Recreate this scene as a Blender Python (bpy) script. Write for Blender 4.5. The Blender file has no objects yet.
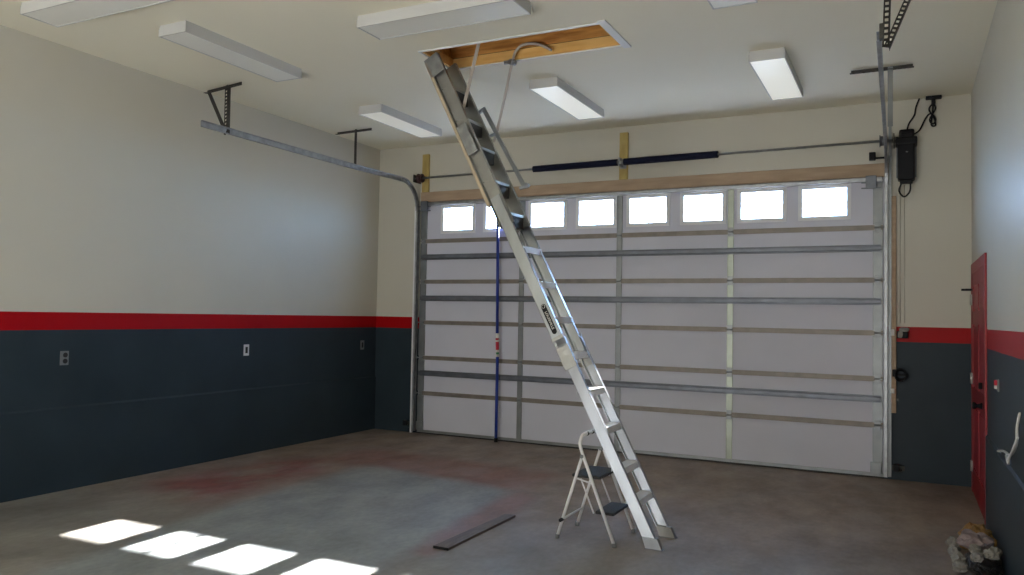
import bpy, bmesh, math, random
from mathutils import Vector, Matrix, noise
random.seed(4)
PI = math.pi
scn = bpy.context.scene
COL = scn.collection

# ------------------------------------------------------------------ materials
def new_mat(name):
    m = bpy.data.materials.new(name); m.use_nodes = True
    nt = m.node_tree
    return m, nt, nt.nodes['Principled BSDF']

def mat(name, col, rough=.5, metal=0, var=.0, scale=6, bump=0, bscale=40, col2=None, coat=0, stretch=None, spec=None):
    m, nt, b = new_mat(name)
    b.inputs['Base Color'].default_value = (*col, 1)
    b.inputs['Roughness'].default_value = rough
    b.inputs['Metallic'].default_value = metal
    if spec is not None: b.inputs['Specular IOR Level'].default_value = spec
    if coat: b.inputs['Coat Weight'].default_value = coat
    tc = nt.nodes.new('ShaderNodeTexCoord')
    src = tc.outputs['Object']
    if stretch:
        mp = nt.nodes.new('ShaderNodeMapping'); mp.inputs['Scale'].default_value = stretch
        nt.links.new(src, mp.inputs[0]); src = mp.outputs[0]
    if var or col2:
        n = nt.nodes.new('ShaderNodeTexNoise'); n.inputs['Scale'].default_value = scale; n.inputs['Detail'].default_value = 5
        nt.links.new(src, n.inputs[0])
        r = nt.nodes.new('ShaderNodeValToRGB')
        r.color_ramp.elements[0].position = .35; r.color_ramp.elements[1].position = .65
        c2 = col2 or tuple(c * (1 - var) for c in col)
        r.color_ramp.elements[0].color = (*c2, 1); r.color_ramp.elements[1].color = (*col, 1)
        nt.links.new(n.outputs[0], r.inputs[0]); nt.links.new(r.outputs[0], b.inputs['Base Color'])
    if bump:
        n2 = nt.nodes.new('ShaderNodeTexNoise'); n2.inputs['Scale'].default_value = bscale; n2.inputs['Detail'].default_value = 3
        nt.links.new(src, n2.inputs[0])
        bp = nt.nodes.new('ShaderNodeBump'); bp.inputs['Strength'].default_value = bump; bp.inputs['Distance'].default_value = .01
        nt.links.new(n2.outputs[0], bp.inputs['Height']); nt.links.new(bp.outputs[0], b.inputs['Normal'])
    return m

def wall_mat():
    # cream above, red stripe, slate grey below (the painted bands of the room)
    m, nt, b = new_mat('painted_wall')
    N = nt.nodes; L = nt.links
    g = N.new('ShaderNodeNewGeometry'); s = N.new('ShaderNodeSeparateXYZ'); L.new(g.outputs['Position'], s.inputs[0])
    def gt(v):
        n = N.new('ShaderNodeMath'); n.operation = 'GREATER_THAN'; n.inputs[1].default_value = v
        L.new(s.outputs['Z'], n.inputs[0]); return n.outputs[0]
    nz = N.new('ShaderNodeTexNoise'); nz.inputs['Scale'].default_value = 1.6; nz.inputs['Detail'].default_value = 4
    L.new(g.outputs['Position'], nz.inputs[0])
    def shade(c, v):
        r = N.new('ShaderNodeValToRGB'); r.color_ramp.elements[0].position = .3; r.color_ramp.elements[1].position = .7
        r.color_ramp.elements[0].color = (*[k * (1 - v) for k in c], 1); r.color_ramp.elements[1].color = (*c, 1)
        L.new(nz.outputs[0], r.inputs[0]); return r.outputs[0]
    def mix(f, a, c):
        n = N.new('ShaderNodeMix'); n.data_type = 'RGBA'; L.new(f, n.inputs[0]); L.new(a, n.inputs[6]); L.new(c, n.inputs[7]); return n.outputs[2]
    grey = shade(SLATE, .2); red = shade((.36, .0015, .004), .06); cream = shade(CREAM, .03)
    x = mix(gt(1.365), grey, red); x = mix(gt(1.515), x, cream)
    L.new(x, b.inputs['Base Color']); b.inputs['Roughness'].default_value = .42; b.inputs['Specular IOR Level'].default_value = .15
    n2 = N.new('ShaderNodeTexNoise'); n2.inputs['Scale'].default_value = 55; L.new(g.outputs['Position'], n2.inputs[0])
    bp = N.new('ShaderNodeBump'); bp.inputs['Strength'].default_value = .12; bp.inputs['Distance'].default_value = .004
    L.new(n2.outputs[0], bp.inputs['Height']); L.new(bp.outputs[0], b.inputs['Normal'])
    return m

def floor_mat():
    m, nt, b = new_mat('stained_concrete')
    N = nt.nodes; L = nt.links
    g = N.new('ShaderNodeNewGeometry')
    wn = N.new('ShaderNodeTexNoise'); wn.inputs['Scale'].default_value = 2.2; wn.inputs['Detail'].default_value = 5
    L.new(g.outputs['Position'], wn.inputs[0])
    sc = N.new('ShaderNodeVectorMath'); sc.operation = 'MULTIPLY_ADD'
    L.new(wn.outputs['Color'], sc.inputs[0]); sc.inputs[1].default_value = (.16, .16, 0); L.new(g.outputs['Position'], sc.inputs[2])
    s = N.new('ShaderNodeSeparateXYZ'); L.new(sc.outputs[0], s.inputs[0])
    X, Y = s.outputs['X'], s.outputs['Y']
    def M(op, a, c, cl=False):
        n = N.new('ShaderNodeMath'); n.operation = op; n.use_clamp = cl
        for i, v in ((0, a), (1, c)):
            if isinstance(v, (int, float)): n.inputs[i].default_value = v
            else: L.new(v, n.inputs[i])
        return n.outputs[0]
    def side(x0, y0, x1, y1, soft):      # >0 on the left of the directed line, 0..1 over the soft width
        l = math.hypot(x1 - x0, y1 - y0); nx, ny = -(y1 - y0) / l, (x1 - x0) / l
        d = M('ADD', M('MULTIPLY', M('SUBTRACT', X, x0 + .08), nx), M('MULTIPLY', M('SUBTRACT', Y, y0 + .08), ny))
        return M('ADD', M('DIVIDE', d, soft), .5, True)
    def poly(pts, soft):
        o = None
        for i in range(len(pts)):
            a, c = pts[i], pts[(i + 1) % len(pts)]
            k = side(*a, *c, soft); o = k if o is None else M('MULTIPLY', o, k)
        return o
    def ramp(scale, c0, c1, p0=.35, p1=.65, det=6):
        n = N.new('ShaderNodeTexNoise'); n.inputs['Scale'].default_value = scale; n.inputs['Detail'].default_value = det
        n.inputs['Roughness'].default_value = .6
        mp = N.new('ShaderNodeMapping'); mp.inputs['Scale'].default_value = (1, .6, 1); mp.inputs['Location'].default_value = (scale, 3 * scale, 0)
        L.new(g.outputs['Position'], mp.inputs[0]); L.new(mp.outputs[0], n.inputs[0])
        r = N.new('ShaderNodeValToRGB'); r.color_ramp.elements[0].position = p0; r.color_ramp.elements[1].position = p1
        r.color_ramp.elements[0].color = (*c0, 1); r.color_ramp.elements[1].color = (*c1, 1)
        L.new(n.outputs[0], r.inputs[0]); return r.outputs[0]
    def mix(f, a, c):
        n = N.new('ShaderNodeMix'); n.data_type = 'RGBA'; L.new(f, n.inputs[0]); L.new(a, n.inputs[6]); L.new(c, n.inputs[7]); return n.outputs[2]
    base = ramp(1.7, F_BASE0, F_BASE1)
    brown = ramp(3.1, F_BR0, F_BR1)
    green = ramp(2.3, F_GR0, F_GR1)
    redc = ramp(4, (.17, .068, .068), (.28, .095, .085))
    c = mix(M('MULTIPLY', side(-1, -4.2, 7, -3.3, 1.5), .75), base, brown)              # browner towards the big door
    reds = poly([(.50, -2.1), (-.15, -2.3), (-.25, -3.9), (.60, -4.1)], .5)
    rn = ramp(2.0, (0, 0, 0), (1, 1, 1), .38, .6)
    rb = N.new('ShaderNodeRGBToBW'); L.new(rn, rb.inputs[0])
    c = mix(M('MULTIPLY', M('MULTIPLY', reds, rb.outputs[0]), 1.5, True), c, redc)
    redb = poly([(2.98, -2.3), (2.3, -1.75), (.6, -1.5), (.5, -2.2), (2.7, -2.6), (2.85, -4.2), (3.05, -4.2)], .35)
    band = poly([(2.72, -1.5), (.2, -1.3), (.2, -2.12), (2.62, -2.42)], .3)
    c = mix(M('MULTIPLY', band, .55), c, redc)
    band2 = poly([(2.72, -2.4), (2.62, -2.7), (2.80, -4.4), (2.98, -4.4), (2.95, -2.6)], .12)
    c = mix(M('MULTIPLY', band2, .5), c, redc)
    c = mix(M('MULTIPLY', poly([(2.64, -2.42), (.52, -2.05), (.58, -2.4), (.88, -4.6), (1.0, -7.4), (3.2, -7.4), (2.86, -4.5)], .22), .75), c, green)
    fine = ramp(26, (.86, .86, .86), (1.08, 1.08, 1.08), .3, .7)
    mm = N.new('ShaderNodeMix'); mm.data_type = 'RGBA'; mm.blend_type = 'MULTIPLY'; mm.inputs[0].default_value = 1
    L.new(c, mm.inputs[6]); L.new(fine, mm.inputs[7])
    L.new(mm.outputs[2], b.inputs['Base Color'])
    rr = ramp(3, (.42, .42, .42), (.62, .62, .62)); L.new(rr, b.inputs['Roughness'])
    return m

def glass_mat():
    m = bpy.data.materials.new('window_glass'); m.use_nodes = True
    nt = m.node_tree; nt.nodes.clear()
    o = nt.nodes.new('ShaderNodeOutputMaterial'); t = nt.nodes.new('ShaderNodeBsdfTransparent'); g = nt.nodes.new('ShaderNodeBsdfGlossy')
    t.inputs[0].default_value = (.96, .97, 1, 1); g.inputs['Roughness'].default_value = .05
    x = nt.nodes.new('ShaderNodeMixShader'); x.inputs[0].default_value = .06
    nt.links.new(t.outputs[0], x.inputs[1]); nt.links.new(g.outputs[0], x.inputs[2]); nt.links.new(x.outputs[0], o.inputs[0])
    return m

SLATE = (.029, .044, .057); CREAM = (.56, .545, .475)
F_BASE0, F_BASE1 = (.165, .157, .145), (.27, .258, .235)
F_BR0, F_BR1 = (.18, .13, .105), (.33, .245, .19)
F_GR0, F_GR1 = (.20, .235, .25), (.32, .355, .37)
M_wall = wall_mat(); M_floor = floor_mat(); M_glass = glass_mat()
M_ceil = mat('ceiling_paint', (.82, .79, .655), .75, var=.03, scale=.7)
M_panel = mat('door_panel_white', (.57, .585, .67), .55, var=.05, scale=1.2)
M_white = mat('white_trim_paint', (.72, .74, .76), .5)
M_galv = mat('galvanized_steel', (.40, .42, .44), .40, .85, var=.25, scale=14)
M_rail = mat('dull_galvanized_rail', (.25, .225, .20), .5, .4, var=.2, scale=10)
M_strut = mat('blue_grey_strut', (.17, .185, .215), .42, .6, var=.2, scale=9)
M_stile = mat('door_stile_steel', (.27, .29, .30), .42, .7, var=.15, scale=9)
M_darksteel = mat('dark_angle_iron', (.075, .072, .065), .55, .5, var=.3, scale=12)
M_lumber = mat('pale_pine_lumber', (.42, .31, .21), .7, var=.3, scale=3, stretch=(1, 1, 6), col2=(.34, .245, .165))
M_yellow = mat('yellow_pine_lumber', (.48, .37, .13), .7, scale=4, stretch=(3, 3, 1), col2=(.36, .26, .08))
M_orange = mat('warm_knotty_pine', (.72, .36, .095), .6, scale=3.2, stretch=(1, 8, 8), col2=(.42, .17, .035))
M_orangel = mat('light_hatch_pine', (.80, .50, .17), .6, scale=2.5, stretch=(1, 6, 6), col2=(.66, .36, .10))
M_black = mat('black_plastic', (.006, .007, .010), .5, spec=.2)
M_spring = mat('dark_blue_spring', (.006, .008, .026), .7, 0, spec=.15)
M_red = mat('red_door_paint', (.30, .008, .016), .45, var=.12, scale=3)
M_drum = mat('dark_red_drum', (.05, .018, .02), .5, .2)
M_alu = mat('bright_aluminium', (.43, .465, .51), .30, .92, var=.3, scale=5, bump=.05, bscale=90, stretch=(1, 1, .15))
M_alud = mat('dull_aluminium', (.38, .385, .37), .42, .85, var=.15, scale=7)
M_beige = mat('beige_edge_strip', (.52, .43, .30), .6, var=.2, scale=8)
M_powder = mat('white_powder_tube', (.74, .74, .76), .35)
M_tread = mat('black_rubber_tread', (.012, .014, .015), .6, bump=.4, bscale=150)
M_grip = mat('black_foam_grip', (.02, .02, .02), .7)
M_pole = mat('blue_painted_pole', (.006, .03, .26), .45)
M_label = mat('white_label_paper', (.75, .74, .72), .6)
M_lred = mat('red_label_print', (.55, .02, .05), .6)
M_lgreen = mat('green_label_print', (.05, .25, .12), .6)
M_housing = mat('white_fixture_housing', (.55, .56, .56), .5)
M_diff = mat('milky_acrylic_lens', (.80, .81, .77), .32, var=.03, scale=3)
M_diff2 = mat('daylight_sheen_lens', (.82, .84, .76), .32)
M_plate = mat('grey_outlet_plate', (.16, .17, .18), .5)
M_bplate = mat('white_outlet_plate', (.6, .6, .6), .5)
M_dark = mat('black_socket', (.004, .004, .004), .6)
M_cable = mat('white_cable', (.62, .62, .6), .5)
M_seal = mat('black_rubber_seal', (.012, .012, .014), .7)
M_board = mat('dark_worn_board', (.15, .12, .115), .6, var=.35, scale=8, stretch=(4, 1, 1))
M_ragp = mat('pinkish_grey_cloth', (.30, .235, .235), .9, var=.3, scale=10, bump=.5, bscale=40)
M_rago = mat('orange_tan_cloth', (.36, .20, .06), .9, var=.35, scale=10, bump=.5, bscale=40)
M_paper = mat('crumpled_white_paper', (.26, .25, .23), .9, var=.25, scale=20)
M_bag = mat('black_plastic_bag', (.010, .010, .011), .3)
M_brass = mat('satin_nickel', (.45, .44, .42), .35, .9)
M_sky_gnd = mat('gravel_ground', (.35, .33, .3), .9, var=.3, scale=2)
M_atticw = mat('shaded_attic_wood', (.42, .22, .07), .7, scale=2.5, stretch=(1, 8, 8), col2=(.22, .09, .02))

def emissive(m, strength):
    b = m.node_tree.nodes['Principled BSDF']
    b.inputs['Emission Color'].default_value = (1, .98, .84, 1); b.inputs['Emission Strength'].default_value = strength

M_diff3 = mat('faint_daylight_sheen_lens', (.80, .81, .77), .32)
emissive(M_diff2, .19); emissive(M_diff3, .12)  # glow stands in for daylight reflected by the unlit lenses
M_treadb = mat('sky_sheen_tread_aluminium', (.92, .94, .98), .35, .15)  # sky reflection on the lower treads put into a near-white base colour
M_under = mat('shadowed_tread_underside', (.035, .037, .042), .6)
M_arm = mat('pale_arm_steel', (.50, .46, .42), .45, .3)
M_stileb = mat('light_leak_stile_steel', (.38, .42, .36), .4, .6, var=.15, scale=9)  # paler copy of the stile steel, light leak put into the colour
# ------------------------------------------------------------------ mesh helpers
class MB:
    def __init__(s): s.bm = bmesh.new()
    def obox(s, c, ax, ay, az, bev=0):
        c, ax, ay, az = map(Vector, (c, ax, ay, az))
        vs = [s.bm.verts.new(c + ax * i + ay * j + az * k) for i in (-1, 1) for j in (-1, 1) for k in (-1, 1)]
        F = [(0, 1, 3, 2), (4, 6, 7, 5), (0, 4, 5, 1), (2, 3, 7, 6), (0, 2, 6, 4), (1, 5, 7, 3)]
        fs = [s.bm.faces.new([vs[i] for i in f]) for f in F]
        if bev:
            es = {e for f in fs for e in f.edges}
            bmesh.ops.bevel(s.bm, geom=list(es), offset=bev, segments=2, profile=.6, affect='EDGES')
        return s
    def box(s, x0, x1, y0, y1, z0, z1, bev=0):
        return s.obox(((x0 + x1) / 2, (y0 + y1) / 2, (z0 + z1) / 2), ((x1 - x0) / 2, 0, 0), (0, (y1 - y0) / 2, 0), (0, 0, (z1 - z0) / 2), bev)
    def bar(s, p, q, w, h, up=(0, 0, 1), bev=0):
        p, q = Vector(p), Vector(q); d = (q - p); l = d.length; d.normalize()
        a = d.cross(Vector(up))
        if a.length < 1e-4: a = d.cross(Vector((1, 0, 0)))
        a.normalize(); b = a.cross(d)
        return s.obox((p + q) / 2, d * l / 2, a * w / 2, b * h / 2, bev)
    def tube(s, pts, r, n=10, caps=True):
        pts = [Vector(p) for p in pts]; rings = []
        rs = r if isinstance(r, (list, tuple)) else [r] * len(pts)
        prev = None
        for i, p in enumerate(pts):
            if i == 0: t = pts[1] - p
            elif i == len(pts) - 1: t = p - pts[-2]
            else: t = (pts[i + 1] - p).normalized() + (p - pts[i - 1]).normalized()
            t.normalize()
            if prev is None:
                a = t.cross(Vector((0, 0, 1)))
                if a.length < .05: a = t.cross(Vector((1, 0, 0)))
            else: a = prev - t * prev.dot(t)
            a.normalize(); prev = a; b = t.cross(a)
            rings.append([s.bm.verts.new(p + (a * math.cos(2 * PI * k / n) + b * math.sin(2 * PI * k / n)) * rs[i]) for k in range(n)])
        for A, B in zip(rings, rings[1:]):
            for k in range(n):
                f = s.bm.faces.new([A[k], A[(k + 1) % n], B[(k + 1) % n], B[k]]); f.smooth = True
        if caps: s.bm.faces.new(rings[0][::-1]); s.bm.faces.new(rings[-1])
        return s
    def sweep(s, pts, prof, up=(0, 0, 1), fixed=None):
        # open or closed profile [(a,b)] swept along pts; a along side vector, b along up-ish
        pts = [Vector(p) for p in pts]; rings = []
        for i, p in enumerate(pts):
            t = (pts[min(i + 1, len(pts) - 1)] - pts[max(i - 1, 0)]).normalized()
            a = Vector(fixed) if fixed else t.cross(Vector(up)).normalized()
            b = a.cross(t).normalized()
            rings.append([s.bm.verts.new(p + a * u + b * v) for u, v in prof])
        m = len(prof)
        for A, B in zip(rings, rings[1:]):
            for k in range(m): s.bm.faces.new([A[k], A[(k + 1) % m], B[(k + 1) % m], B[k]])
        s.bm.faces.new(rings[0][::-1]); s.bm.faces.new(rings[-1])
        return s
    def poly_prism(s, pts, d):
        pts = [Vector(p) for p in pts]; d = Vector(d)
        A = [s.bm.verts.new(p) for p in pts]; B = [s.bm.verts.new(p + d) for p in pts]
        s.bm.faces.new(A[::-1]); s.bm.faces.new(B)
        for k in range(len(A)): s.bm.faces.new([A[k], A[(k + 1) % len(A)], B[(k + 1) % len(A)], B[k]])
        return s
    def blob(s, c, r, seed=0, rough=.35, sub=3, freq=2.2):
        c = Vector(c)
        g = bmesh.ops.create_icosphere(s.bm, subdivisions=sub, radius=1)
        for v in g['verts']:
            k = v.co.copy()
            n = noise.noise(k * freq + Vector((seed * 7.3, seed * 3.1, seed))) + .5 * noise.noise(k * freq * 2.3 + Vector((seed, 5, seed * 2)))
            k = k * (1 + rough * n)
            v.co = c + Vector((k.x * r[0], k.y * r[1], max(k.z, -.75) * r[2]))
        return s
    def build(s, name, m, parent=None, loc=None):
        bmesh.ops.recalc_face_normals(s.bm, faces=s.bm.faces)
        me = bpy.data.meshes.new(name)
        off = Vector(parent['_loc']) if parent is not None and '_loc' in parent else Vector((0, 0, 0))
        o = bpy.data.objects.new(name, me)
        if parent is None:
            # put the origin at the base centre of the mesh
            vs = [v.co for v in s.bm.verts]
            if loc is None:
                loc = Vector(((min(v.x for v in vs) + max(v.x for v in vs)) / 2, (min(v.y for v in vs) + max(v.y for v in vs)) / 2, min(v.z for v in vs)))
            for v in s.bm.verts: v.co = v.co - Vector(loc)
            o.location = loc; o['_loc'] = list(loc)
        else:
            for v in s.bm.verts: v.co = v.co - off
            o['_loc'] = list(off)
        s.bm.to_mesh(me); s.bm.free()
        me.materials.append(m)
        COL.objects.link(o)
        if parent is not None: o.parent = parent
        return o

def tag(o, label=None, cat=None, group=None, kind=None):
    if label: o['label'] = label
    if cat: o['category'] = cat
    if group: o['group'] = group
    if kind: o['kind'] = kind
    return o
def thing(name, label, cat, loc, group=None, kind=None):
    o = bpy.data.objects.new(name, None); COL.objects.link(o); o.location = loc; o['_loc'] = list(loc)
    o.empty_display_size = .1
    return tag(o, label, cat, group, kind)
def struct(mb, name, m):
    return tag(mb.build(name, m), kind='structure')
def dup(root, delta, label=None):
    def cp(o, par):
        c = o.copy(); COL.objects.link(c); c.parent = par
        for ch in kids.get(o, []): cp(ch, c)
        return c
    kids = {}
    for o in bpy.data.objects:
        if o.parent: kids.setdefault(o.parent, []).append(o)
    c = cp(root, None); c.location = root.location + Vector(delta)
    if label: c['label'] = label
    return c

# ------------------------------------------------------------------ dimensions
XL, XR = -.698, 6.293; H = 3.786; W = 5.532; DH = 3.048; YB = -12.6; T = .15

# ------------------------------------------------------------------ room shell
b = MB(); b.box(XL - T, XR + T, YB - T, .3, -.15, 0); struct(b, 'floor', M_floor)
HX0, HX1, HY0, HY1 = 2.03, 3.645, -3.19, -2.665        # attic hatch hole
b = MB()
b.box(XL - T, HX0, YB - T, .2, H, H + .05); b.box(HX1, XR + T, YB - T, .2, H, H + .05)
b.box(HX0, HX1, YB - T, HY0, H, H + .05); b.box(HX0, HX1, HY1, .2, H, H + .05)
struct(b, 'ceiling', M_ceil)
# side walls with the slightly proud concrete stem wall at the bottom
b = MB(); b.box(XL - T, XL, YB, .2, 0, H)
b.poly_prism([(XL - .01, YB, 0), (XL + .014, YB, 0), (XL + .014, YB, .695), (XL, YB, .712), (XL - .01, YB, .712)], (0, -YB, 0))
struct(b, 'wall_left', M_wall)
b = MB(); b.box(XR, XR + T, YB, .2, 0, H)
for y0, y1 in ((YB, -1.50),):
    b.poly_prism([(XR + .01, y0, 0), (XR - .014, y0, 0), (XR - .014, y0, .685), (XR, y0, .70), (XR + .01, y0, .70)], (0, y1 - y0, 0))
struct(b, 'wall_right', M_wall)
b = MB(); b.box(XL, -.001, 0, .2, 0, H); b.box(W + .001, XR, 0, .2, 0, H); b.box(-.001, W + .001, 0, .2, DH, H)
b.box(-.001, .06, .052, .2, 0, DH); b.box(W - .06, W + .001, .052, .2, 0, DH); b.box(.06, W - .06, .052, .2, DH - .05, DH); b.box(.06, W - .06, .052, .2, -.1, .02)
struct(b, 'wall_far', M_wall)
# wall behind the camera with a second doorway bay, closed by a door
b = MB(); b.box(XL, .4, YB - T, YB, 0, H); b.box(5.2, XR, YB - T, YB, 0, H); b.box(.4, 5.2, YB - T, YB, 3.0, H)
struct(b, 'wall_near', M_wall)
b = MB(); b.box(.4, 5.2, YB - .06, YB - .01, 0, 3.0); b.box(.4, 5.2, YB - .01, YB, 1.48, 1.52); b.box(.4, 5.2, YB - .01, YB, .73, .77); b.box(.4, 5.2, YB - .01, YB, 2.23, 2.27); struct(b, 'door_3', M_panel)
b = MB(); b.box(-30, 36, -40, YB - T, -.2, -.02); b.box(-30, 36, .31, 40, -.2, -.05)
o = struct(b, 'ground', M_sky_gnd)

# ------------------------------------------------------------------ sectional garage door
gd = thing('door_1', 'wide closed white sectional garage door with eight small windows across its top', 'garage door', (W / 2, .02, 0), kind='structure')
ZS = [0.015, .525, .987, 1.447, 1.98, 2.512, 3.048]
WP, WO, WW, WZ0, WZ1 = .6296, .340, .438, 2.643, 2.94
for i in range(6):
    z0, z1 = ZS[i] + .002, ZS[i + 1] - .002
    b = MB()
    if i < 5: b.box(0, W, 0, .05, z0, z1)
    else:
        b.box(0, W, 0, .05, z0, WZ0); b.box(0, W, 0, .05, WZ1, z1)
        xs = [0] + sum([[WO + k * WP, WO + k * WP + WW] for k in range(8)], []) + [W]
        for k in range(0, len(xs), 2): b.box(xs[k], xs[k + 1], 0, .05, WZ0, WZ1)
    b.build('door_section', M_panel, gd)
for k in range(8):
    x0 = WO + k * WP; x1 = x0 + WW
    b = MB(); t = .038
    for (a0, a1, c0, c1) in ((x0 - t, x1 + t, WZ1 - .004, WZ1 + t), (x0 - t, x1 + t, WZ0 - t, WZ0 + .004), (x0 - t, x0 + .004, WZ0, WZ1), (x1 - .004, x1 + t, WZ0, WZ1)):
        b.box(a0, a1, -.016, .004, c0, c1)
    b.box((x0 + x1) / 2 - .004, (x0 + x1) / 2 + .004, .030, .036, WZ0, WZ1); b.box(x0, x1, .030, .036, (WZ0 + WZ1) / 2 - .004, (WZ0 + WZ1) / 2 + .004)
    fr = b.build('window_frame', M_white, gd)
    MB().box(x0, x1, .022, .026, WZ0, WZ1).build('pane', M_glass, fr)
# tan edge rails at every section seam
for z in ZS[1:6]:
    b = MB(); b.box(.012, W - .012, -.008, 0, z - .026, z + .026); b.box(.012, W - .012, -.014, -.008, z + .012, z + .026); b.box(.012, W - .012, -.014, -.008, z - .026, z - .012)
    b.build('section_rail', M_rail, gd)
# horizontal struts (hat shaped)
for z in (.787, 1.763, 2.302):
    b = MB(); b.box(.03, W - .03, -.060, -.055, z - .022, z + .022)
    b.box(.03, W - .03, -.060, -.016, z + .018, z + .022); b.box(.03, W - .03, -.060, -.016, z - .022, z - .018)
    b.box(.03, W - .03, -.019, -.016, z + .018, z + .036); b.box(.03, W - .03, -.019, -.016, z - .036, z - .018)
    b.build('strut', M_strut, gd)
b = MB(); b.box(.02, W - .02, -.075, -.068, 2.975, 3.018); b.box(.02, W - .02, -.075, -.016, 3.010, 3.018); b.box(.02, W - .02, -.062, -.016, 2.975, 2.98)
b.build('top_strut', M_galv, gd)
for x in (.225, 1.483, 2.741, 4.012, 5.27, .04, W - .045)[1:4] + (.045, W - .06):
    wd = .032 if .1 < x < 5.4 else .045
    b = MB()
    for i in range(6):
        z0, z1 = ZS[i] + .03, ZS[i + 1] - (.03 if i < 5 else .07)
        b.box(x - wd, x + wd, -.010, 0, z0, z1)
        b.box(x - wd, x - wd + .006, -.016, -.01, z0, z1); b.box(x + wd - .006, x + wd, -.016, -.01, z0, z1)
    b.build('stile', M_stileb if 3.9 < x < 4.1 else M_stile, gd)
    for z in ZS[1:6]:
        b = MB(); b.box(x - .028, x + .028, -.020, -.014, z - .05, z + .05, .002); b.tube([(x - .03, -.024, z), (x + .03, -.024, z)], .009, 8)
        b.box(x - .012, x + .012, -.024, -.020, z + .028, z + .042); b.box(x - .012, x + .012, -.024, -.020, z - .042, z - .028)
        b.build('hinge', M_stile, gd)
for x, s in ((.02, -1), (W - .02, 1)):
    for z in ZS[1:6]:
        b = MB(); b.tube([(x - .03 * s, -.035, z), (x + .045 * s, -.035, z)], .006, 6); b.tube([(x + .03 * s, -.035, z), (x + .045 * s, -.035, z)], .018, 12)
        b.build('roller', M_galv, gd)
MB().box(0, W, -.006, .05, 0, .016).build('bottom_seal', M_seal, gd)
b = MB(); b.box(.0, W, -.010, 0, .016, .05); b.build('bottom_rail', M_stile, gd)
for x in (.055, W - .075):
    b = MB(); b.box(x - .05, x + .05, -.05, -.02, .05, .16, .004); b.build('bottom_bracket', M_stile, gd)
for x, s in ((.09, 1), (W - .12, -1)):
    b = MB(); b.box(x - .09, x + .09, -.095, -.076, 2.955, 2.965); b.box(x - .09, x + .09, -.095, -.076, 2.90, 2.91); b.box(x - .05, x + .05, -.1, -.076, 2.90, 3.03, .004)
    b.build('top_roller_bracket', M_strut, gd)

# ------------------------------------------------------------------ lumber around the opening
b = MB(); b.box(-.0, W + .06, -.038, -.0, 3.022, 3.158, .003); tag(b.build('trim_1', M_lumber), kind='structure')
b = MB(); b.box(.012, .108, -.038, 0, 3.160, 3.66, .003); tag(b.build('trim_2', M_yellow), kind='structure')
b = MB(); b.box(2.735, 2.835, -.038, 0, 3.160, 3.71, .003); b.box(2.783, 2.787, -.0395, -.038, 3.160, 3.71); tag(b.build('trim_3', M_yellow), kind='structure')
b = MB(); b.box(5.585, 5.640, -.038, 0, .66, 2.82, .003); tag(b.build('trim_4', M_lumber), kind='structure')
b = MB(); b.box(-.10, -.075, -.03, 0, 0, 2.98, .003); tag(b.build('trim_5', M_white), kind='structure')

# ------------------------------------------------------------------ overhead tracks
def c_prof(h=.055, d=.028, t=.004, s=1):
    # C channel profile: (side, up); open towards +side*s
    p = [(0, -h / 2), (d, -h / 2), (d, -h / 2 + t), (t, -h / 2 + t), (t, h / 2 - t), (d, h / 2 - t), (d, h / 2), (0, h / 2)]
    return [(a * s, c) for a, c in p] if s > 0 else [(a * s, c) for a, c in p][::-1]
def perf(mb, p, q, w=.034, up=(0, 1, 0), step=.045, t=.003):
    p, q = Vector(p), Vector(q); d = q - p; l = d.length; d.normalize()
    a = d.cross(Vector(up)).normalized(); bb = a.cross(d)
    e = w * .24
    for s in (-1, 1): mb.bar(p + a * s * (w / 2 - e / 2), q + a * s * (w / 2 - e / 2), e, t, up)
    n = max(2, int(l / step))
    for i in range(n + 1):
        c = p + d * l * i / n; mb.obox(c, d * step * .22, a * w / 2, bb * t / 2)
    mb.obox((p + q) / 2 - a * w / 2 + bb * w * .4, d * l / 2, a * t / 2, bb * w * .4)
def track(xs, side, label):
    # xs(y) gives the x of the rail at depth y
    r = thing('overhead_track', label, 'garage door track', (xs(0), -.06, 0), 'galvanized tracks of the garage door')
    R = .36; zt = 3.272; y0 = -.065
    vert = [(xs(0), y0, .03), (xs(0), y0, 1.5), (xs(0), y0, zt - R)]
    b = MB(); b.sweep(vert, c_prof(s=-side), fixed=(1, 0, 0))
    b.build('vertical_rail', M_galv, r)
    b = MB()
    if side < 0: b.box(xs(0) - .012, xs(0) - .006, -.06, 0, .03, 2.95); b.box(xs(0) - .035, xs(0) - .008, -.006, 0, .03, 2.95)
    else: b.box(xs(0) + .006, xs(0) + .012, -.06, 0, .03, 3.30); b.box(xs(0) + .008, xs(0) + .035, -.0450, -.039, .03, 3.55)
    b.build('wall_angle', M_stile, r)
    arc = [(xs(-.2), y0 - R + R * math.cos(a), zt - R + R * math.sin(a)) for a in [PI / 2 * k / 12 for k in range(13)]]
    b = MB(); b.sweep(arc, c_prof(s=-side), fixed=(1, 0, 0)); b.build('curved_rail', M_galv, r)
    hor = [(xs(y), y, zt) for y in (y0 - R, -1.5, -2.6, -3.60)]
    b = MB(); b.sweep(hor, c_prof(h=.06, s=-side), fixed=(1, 0, 0)); b.build('horizontal_rail', M_galv, r)
    return r
tl = track(lambda y: -.035 - .055 * min(1, max(0, -y) / 1.5), -1, 'left galvanized garage door track curving up and running under ceiling beside left wall')
tr = track(lambda y: 5.562 + max(0, -y) * .0095, 1, 'right galvanized garage door track running straight from door towards the viewer')
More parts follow.
